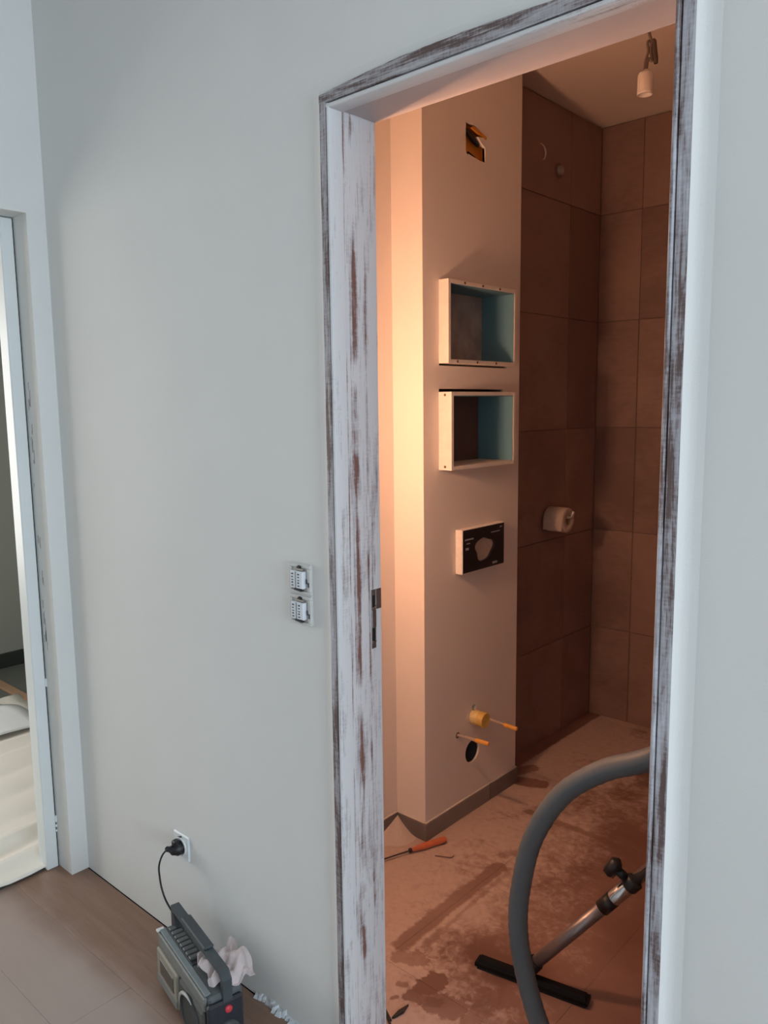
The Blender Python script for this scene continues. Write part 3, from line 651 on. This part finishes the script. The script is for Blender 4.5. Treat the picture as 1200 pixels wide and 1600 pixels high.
MB().tube([TB(.366), TB(.371), TB(.392), TB(.396)], [.018, .0215, .0215, .017], 20).build('clamp_ring', BLACK, vc)
upn = lockside.cross(td).normalized()*1.0
if upn.z < 0: upn = -upn
K = MB(); c0 = TB(.380)
K.tube([c0+upn*.015, c0+upn*.045], .011, 10); K.tube([c0+upn*.052-td*.026, c0+upn*.052-td*.022, c0+upn*.056+td*.012, c0+upn*.052+td*.020], [.010, .0165, .0175, .010], 6); K.build('parking_hook', BLACK, vc)
MB().tube(catmull([TB(.94), TB(.98), TB(1.0)+Vector((.02, 0, .01)), Vector((-.30, .62, .84))], 5), [.019]*16, 14).build('hand_grip', BLACK, vc)

# ------------------------------------------------------------------ uncovered double switch in the hall
SWX, SWZ = -1.247, 1.063
sw = thing('double_light_switch', (SWX, 0, SWZ), 'uncovered double light switch beside the bathroom doorway', 'light switch')
CLEAR = plain('milky_mounting_plate', (.62, .62, .60), .35, var=.10, sc=60); MODW = plain('white_switch_module', (.72, .76, .80), .35, var=.03); INK = plain('dark_print', (.06, .065, .08), .6); METAL = plain('claw_metal', (.40, .37, .33), .4, .7)
MB().box((SWX-.034, -.004, SWZ-.066), (SWX+.034, .001, SWZ+.068), .002).build('mounting_plate', CLEAR, sw)
for zc in (SWZ+.034, SWZ-.034):
    fm = MB()
    for a, b_ in (((SWX-.034, zc+.024), (SWX+.034, zc+.032)), ((SWX-.034, zc-.032), (SWX+.034, zc-.026)), ((SWX+.024, zc-.026), (SWX+.034, zc+.024)), ((SWX-.034, zc-.026), (SWX-.026, zc+.024))):
        fm.box((a[0], -.0085, a[1]), (b_[0], -.003, b_[1]), .0015)
    fm.build('support_frame', CLEAR, sw)
    md = MB().box((SWX-.022, -.016, zc-.020), (SWX+.018, -.003, zc+.018), .002).build('switch_module', MODW, sw)
    MB().box((SWX-.0045, -.0168, zc-.019), (SWX-.0025, -.0155, zc+.017)).build('rocker_gap', plain('grey_groove', (.20, .22, .24), .7), md)
    for xo in (-.0135, .0055):
        for k in range(5):
            zz = zc+.0115-k*.0062
            MB().box((SWX+xo-.0028, -.0166, zz-.0016), (SWX+xo+.0026-.001*(k % 2), -.0158, zz+.0014-.0006*(k % 3))).build('print_mark', INK, md)
    MB().box((SWX-.008, -.0125, zc+.019), (SWX+.014, -.003, zc+.0245), .001).build('metal_tab', METAL, sw)
    MB().prism([(SWX-.003, -.0135, zc+.026), (SWX+.006, -.0135, zc+.0245), (SWX+.008, -.0135, zc+.028), (SWX+.001, -.0135, zc+.030)], (0, .005, 0)).build('claw_screw', BLACK, sw)
    MB().prism([(SWX-.012, -.0145, zc-.021), (SWX+.012, -.0145, zc-.0235), (SWX+.010, -.0145, zc-.0265), (SWX-.010, -.0145, zc-.0240)], (0, .008, 0)).build('claw_slot', plain('dark_claw', (.05, .05, .055), .5), sw)
    for dx, dz in ((.024, -.003), (.029, -.010)): MB().box((SWX+dx-.002, -.0095, zc+dz-.005), (SWX+dx+.0015, -.0080, zc+dz+.005)).build('claw_slot', INK, sw)

# ------------------------------------------------------------------ wall socket, cord, radio, rag
SX, SZ = -1.757, .287
so = thing('wall_socket', (SX, 0, SZ), 'uncovered white wall socket low on the hall wall', 'wall socket')
MB().box((SX-.036, -.006, SZ-.036), (SX+.036, .001, SZ+.036), .004).build('mounting_plate', plain('white_socket_plate', (.74, .78, .80), .35), so)
MB().lathe((SX, -.003, SZ), (0, -1, 0), [(0, .026), (.006, .026), (.007, .022), (.002, .021), (.002, 0)], 28).build('socket_ring', plain('white_socket_ring', (.70, .74, .76), .35), so)
MB().prism([(SX-.012, -.009, SZ+.024), (SX+.004, -.009, SZ+.031), (SX+.006, -.009, SZ+.028), (SX-.010, -.009, SZ+.021)], (0, .004, 0)).build('claw_screw', BLACK, so)
pc = thing('power_cord', (SX, -.01, SZ), 'black power cord with plug running from socket to radio', 'power cord')
MB().lathe((SX, -.006, SZ-.002), (0, -1, 0), [(0, .0185), (.016, .0185), (.020, .015), (.030, .011), (.030, 0)], 18).build('plug', BLACK, pc)
MB().box((SX-.010, -.03, SZ+.006), (SX+.008, -.012, SZ+.024), .003).build('plug_side', BLACK, pc)
MB().tube(catmull([(SX, -.028, SZ-.002), (SX+.003, -.038, SZ+.006), (SX+.008, -.048, SZ+.013), (SX+.012, -.055, SZ+.018)], 4), [.0100]*5+[.0075]*4+[.0060]*3+[.0075], 10).build('strain_relief', BLACK, pc)
MB().tube(catmull([(SX+.012, -.055, SZ+.018), (-1.7495, -.068, .292), (-1.757, -.075, .262), (-1.7565, -.075, .228), (-1.747, -.075, .195), (-1.728, -.073, .165), (-1.695, -.060, .120), (-1.662, -.036, .075), (-1.635, -.034, .055), (-1.628, -.052, .050)], 10), .0025, 8).build('cable', BLACK, pc)

ra = thing('radio', (-1.676, -.134, 0), 'old dusty portable radio with carrying handle on the hall floor', 'radio', rotz=math.atan2(-.212, .977))
def R_(mb, name, mat, parent=None): return mb.build(name, mat, parent or ra, world=False)
RW, RD, RH = .305, .086, .150
BODY = plain('dusty_grey_plastic', (.10, .115, .12), .6, var=.3, sc=14); TAN = plain('dusty_tan_panel', (.30, .28, .23), .6, var=.2, sc=12); GREY = plain('radio_grey_panel', (.19, .20, .19), .55, var=.2, sc=20); CHAR = plain('radio_charcoal', (.022, .026, .034), .5, var=.3)
R_(MB().box((0, .004, .004), (RW, RD, RH), .006), 'body', BODY)
R_(MB().box((.002, -.004, .112), (RW-.012, .006, .146), .003), 'dial_panel', GREY)
R_(MB().box((.000, -.0075, RH-.002), (.010, .012, RH+.004), .0015), 'corner_chip', plain('pale_chip', (.72, .72, .70), .5))
cass = R_(MB().box((.004, -.010, .016), (.140, .004, .110), .004), 'cassette_door', TAN)
R_(MB().box((.028, -.0112, .050), (.118, -.0095, .090), .002), 'cassette_window', plain('smoked_window', (.05, .045, .04), .3), cass)
R_(MB().box((.004, -.0112, .018), (.138, -.0095, .040), .002), 'lower_strip', GREY, cass)
R_(MB().box((.146, -.008, .010), (.290, .006, .110), .006), 'speaker_panel', plain('radio_speaker_panel', (.085, .085, .08), .65, var=.25))
m = MB()
def oval(r, yy):
    return [(.216+.052*r*math.cos(a), yy, .062+.046*r*math.sin(a)) for a in [2*math.pi*k/32 for k in range(32)]]
for (r0, y0_), (r1, y1_) in zip([(1, -.007), (1, -.013), (.9, -.0145), (.86, -.010)], [(1, -.013), (.9, -.0145), (.86, -.010), (0, -.010)]):
    a, b_ = oval(r0, y0_), oval(max(r1, .001), y1_); m.add(a+b_, [(k, (k+1) % 32, 32+(k+1) % 32, 32+k) for k in range(32)], True)
spk = R_(m, 'speaker', plain('speaker_grille', (.05, .052, .05), .7, var=.4, sc=200))
m = MB(); k0 = [(.216+.052*math.cos(a), -.0135, .062+.046*math.sin(a)) for a in [.35*math.pi+.7*math.pi*k/16 for k in range(17)]]
m.tube(k0, [.001+.0035*math.sin(math.pi*k/16) for k in range(17)], 8); R_(m, 'bright_rim', plain('pale_rim', (.42, .43, .41), .4), spk)
R_(MB().box((RW-.004, -.004, .012), (RW+.012, RD-.004, RH-.012), .005), 'end_cap', CHAR)
m = MB().lathe((RW+.012, .044, .118), (1, 0, 0), [(0, .0085), (.004, .0085), (.0055, .006), (.0055, 0)], 18); R_(m, 'red_button', plain('red_button', (.62, .05, .07), .4))
m = MB().lathe((RW+.010, .040, .062), (1, 0, 0), [(0, .030), (.008, .030), (.012, .026), (.013, 0)], 24); R_(m, 'tuning_knob', plain('radio_knob', (.05, .06, .068), .4))
R_(MB().box((.016, .016, RH-.004), (.180, .050, RH+.0025), .001), 'key_tray', CHAR)
for k in range(8):
    R_(MB().box((.020+k*.0185, .018, RH), (.020+k*.0185+.0135, .046, RH+.008), .0018), 'tape_key', plain('tape_key_plastic', (.13, .135, .14), .5) if k == 0 else bpy.data.materials['tape_key_plastic'])
R_(MB().box((.006, .000, RH-.003), (RW-.015, .015, RH+.003), .0015), 'top_ledge', plain('dusty_top_ledge', (.20, .235, .25), .6, var=.2, sc=20))
H0 = RH+.052
HB = MB(); ya, yb_ = .034, .056
HB.prism([(.000, ya, H0-.014), (.0, ya, H0), (RW-.006, ya, H0), (RW+.010, ya, H0-.016), (RW+.010, ya, .100), (RW-.004, ya, .100), (RW-.004, ya, H0-.022), (RW-.012, ya, H0-.012), (.016, ya, H0-.012), (.014, ya, H0-.014)], (0, yb_-ya, 0))
hb = R_(HB, 'handle', plain('radio_handle', (.055, .07, .08), .5, var=.3))
R_(MB().prism([(.0, ya, .10), (.0, ya, H0-.010), (.014, ya, H0-.012), (.040, ya, RH-.002), (.030, ya, .10)], (0, yb_-ya, 0)), 'handle_arm', CHAR)
R_(MB().box((.070, ya-.001, H0-.001), (.215, yb_+.003, H0+.006), .003), 'handle_grip', plain('radio_grip', (.05, .062, .072), .6), hb)

rg = random.Random(3)
cen = Vector((-1.428, -.112, .1535)); uu = Vector((.977, -.212, 0)); vv = Vector((.212, .977, 0))
def rag(u, v):
    a, b_ = u*2-1, v*2-1
    p = cen+uu*(a*(.058+.008*b_)+.008*math.sin(b_*4+1))+vv*(b_*.054+.006*math.sin(a*5))
    fold = abs(math.sin(a*3.1+b_*1.3))*.016+abs(math.sin(b_*3.7-a*1.1+.8))*.014+.004*math.sin(a*11+b_*8)
    z = .004+fold*(1-.25*abs(a))+.016*math.exp(-((a-.1)**2+(b_-.5)**2)*3)
    if b_ > .6: z -= (b_-.6)*.04
    if a > .8: z -= (a-.8)*.05
    if b_ < -.15: z = min(z, .031)
    p.z += max(z, .0)
    return p
o = MB().grid(30, 30, rag, False).build('rag', plain('pinkish_white_cloth', (.60, .52, .52), .9, var=.18, sc=45), None, (-1.428, -.112, .1535)); tag(o, 'crumpled pinkish white rag on the radio under its handle', 'rag')
o.modifiers.new('thick', 'SOLIDIFY').thickness = .002
